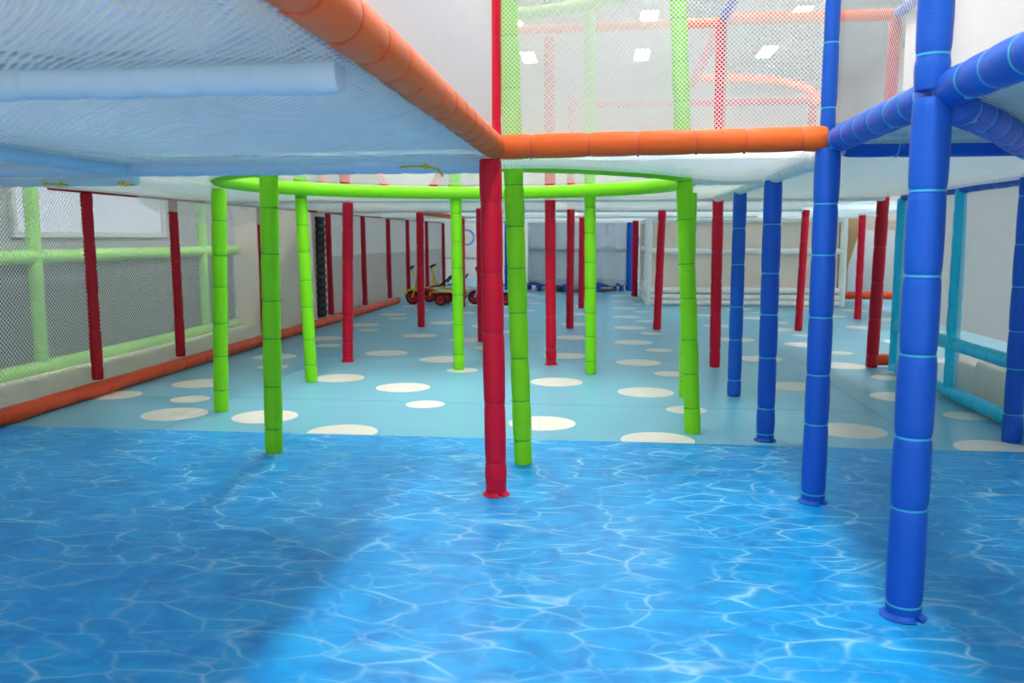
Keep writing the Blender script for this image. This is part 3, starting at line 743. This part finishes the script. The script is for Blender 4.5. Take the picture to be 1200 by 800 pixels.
def trike(label, loc, rz, frame, body, hbm='yellow', hubm='trikered'):
    t = thing('tricycle', label, 'tricycle', loc, rz, group='tricycles parked by the left wall')
    # local +x is forward
    def wl_(nm, R, w, c):
        bm = BM(); wheel(bm, R, w, c); o = obj(nm, bm, 'black', t); bm = BM(); rim(bm, R, w, c); obj('hub', bm, hubm, o)
    wl_('front_wheel', .105, .05, (.48, 0, .105))
    wl_('rear_wheel', .095, .05, (0, .2, .095)); wl_('rear_wheel', .095, .05, (0, -.2, .095))
    bm = BM(); tube(bm, [(0, -.17, .095), (0, .17, .095)], .014, 10)
    tube(bm, [(0, -.13, .095), (.03, -.11, .17), (.12, -.05, .2), (.24, 0, .21), (.34, 0, .26), (.41, 0, .33)], .017, 10)
    tube(bm, [(0, .13, .095), (.03, .11, .17), (.12, .05, .2), (.24, 0, .21)], .017, 10); obj('frame', bm, frame, t)
    bm = BM(); box(bm, -.12, .14, -.15, .15, .185, .205, .008); obj('step_plate', bm, body, t)
    bm = BM()
    for s in (-1, 1): tube(bm, [(.48, s*.04, .105), (.445, s*.04, .2), (.42, s*.02, .3), (.41, 0, .33)], .012, 10)
    tube(bm, [(.415, 0, .29), (.405, 0, .42)], .02, 12); obj('fork', bm, body, t)
    bm = BM(); tube(bm, [(.44, -.2, .56), (.45, -.17, .54), (.425, -.09, .46), (.41, 0, .41), (.425, .09, .46), (.45, .17, .54), (.44, .2, .56)], .013, 10)
    tube(bm, [(.425, -.1, .46), (.425, .1, .46)], .009, 8); hb = obj('handlebar', bm, hbm, t)
    for s in (-1, 1):
        bm = BM(); tube(bm, [(.445, s*.19, .55), (.41, s*.235, .575)], [.018, .02], 12); obj('grip', bm, 'black', hb)
    bm = BM()     # bucket seat with an open back hoop
    rows = []
    for i in range(9):
        s = i/8; x = .21-.24*s; z = .255+.01*math.sin(PI*s)+(.0 if s < .6 else (s-.6)**1.4*.35); w = .07+.05*math.sin(PI*min(s*1.1, 1)*.6)
        rows.append([bm.verts.new((x, w*(j/4-1), z+.02*abs(j/4-1)**2)) for j in range(9)])
    for i in range(8):
        for j in range(8): bm.faces.new([rows[i][j], rows[i][j+1], rows[i+1][j+1], rows[i+1][j]])
    bmesh.ops.solidify(bm, geom=list(bm.faces), thickness=.025)
    tube(bm, [(-.03, -.1, .33), (-.075, -.105, .38), (-.105, -.07, .42), (-.115, 0, .43), (-.105, .07, .42), (-.075, .105, .38), (-.03, .1, .33)], .014, 10)
    obj('seat', bm, 'black', t)
    for s in (-1, 1):
        bm = BM(); tube(bm, [(.48, s*.03, .105), (.48+.05*s, s*.09, .105+.03*s)], .007, 8); box(bm, .46+.05*s, .51+.05*s, min(s*.09, s*.15), max(s*.09, s*.15), .095+.03*s, .115+.03*s, .006); obj('pedal', bm, 'black', t)
    bm = BM()
    for k in range(0, 9): pass
    pts = [(.48+.125*math.cos(a), 0, .105+.125*math.sin(a)) for a in [math.radians(d) for d in range(15, 160, 12)]]
    for q in (-.02, 0, .02): tube(bm, [(p[0], q, p[2]) for p in pts], .012, 8)
    obj('mudguard', bm, body, t)
    return t
trike('red and yellow tricycle nearest the left wall', (-2.42, 12.55, 0), PI-.05, 'trikered', 'yellow')
trike('yellow tricycle with a black seat behind the red and yellow one', (-2.26, 13.1, 0), PI+.12, 'yellow', 'yellow')
trike('red tricycle with a silver body half hidden behind a red post', (-1.5, 12.75, 0), PI+.1, 'trikered', 'silver', 'trikered')

# yellow cords
def cord(label, pts):
    bm = BM(); o_ = Vector(pts[0]); P_ = [Vector(p)-o_ for p in pts]
    tube(bm, P_, .004, 8)
    for q in (P_[0], P_[len(P_)//2]): bmesh.ops.create_icosphere(bm, subdivisions=2, radius=.011, matrix=Matrix.Translation(q))
    o = obj('tied_cord', bm, 'cord'); o.location = o_; tag(o, label, 'cord')
cord('yellow cord tied under the pale rail left of the crimson post', [(-.93, 3.36, 1.262), (-.85, 3.345, 1.27), (-.78, 3.33, 1.275), (-.71, 3.33, 1.275), (-.66, 3.33, 1.262), (-.64, 3.33, 1.235)])
cord('yellow cord knot under the deck at far left', [(-2.75, 3.97, 1.262), (-2.70, 3.96, 1.258), (-2.66, 3.96, 1.258), (-2.62, 3.96, 1.252)])
cord('short yellow green cord end under the deck left of the ring', [(-2.36, 3.98, 1.262), (-2.33, 3.97, 1.255), (-2.28, 3.97, 1.252)])

# ------------------------------------------------------------------ world
w = bpy.data.worlds.new('world'); S.world = w; w.use_nodes = True
bg = w.node_tree.nodes['Background']; bg.inputs[0].default_value = (1, .985, .97, 1); bg.inputs[1].default_value = .95
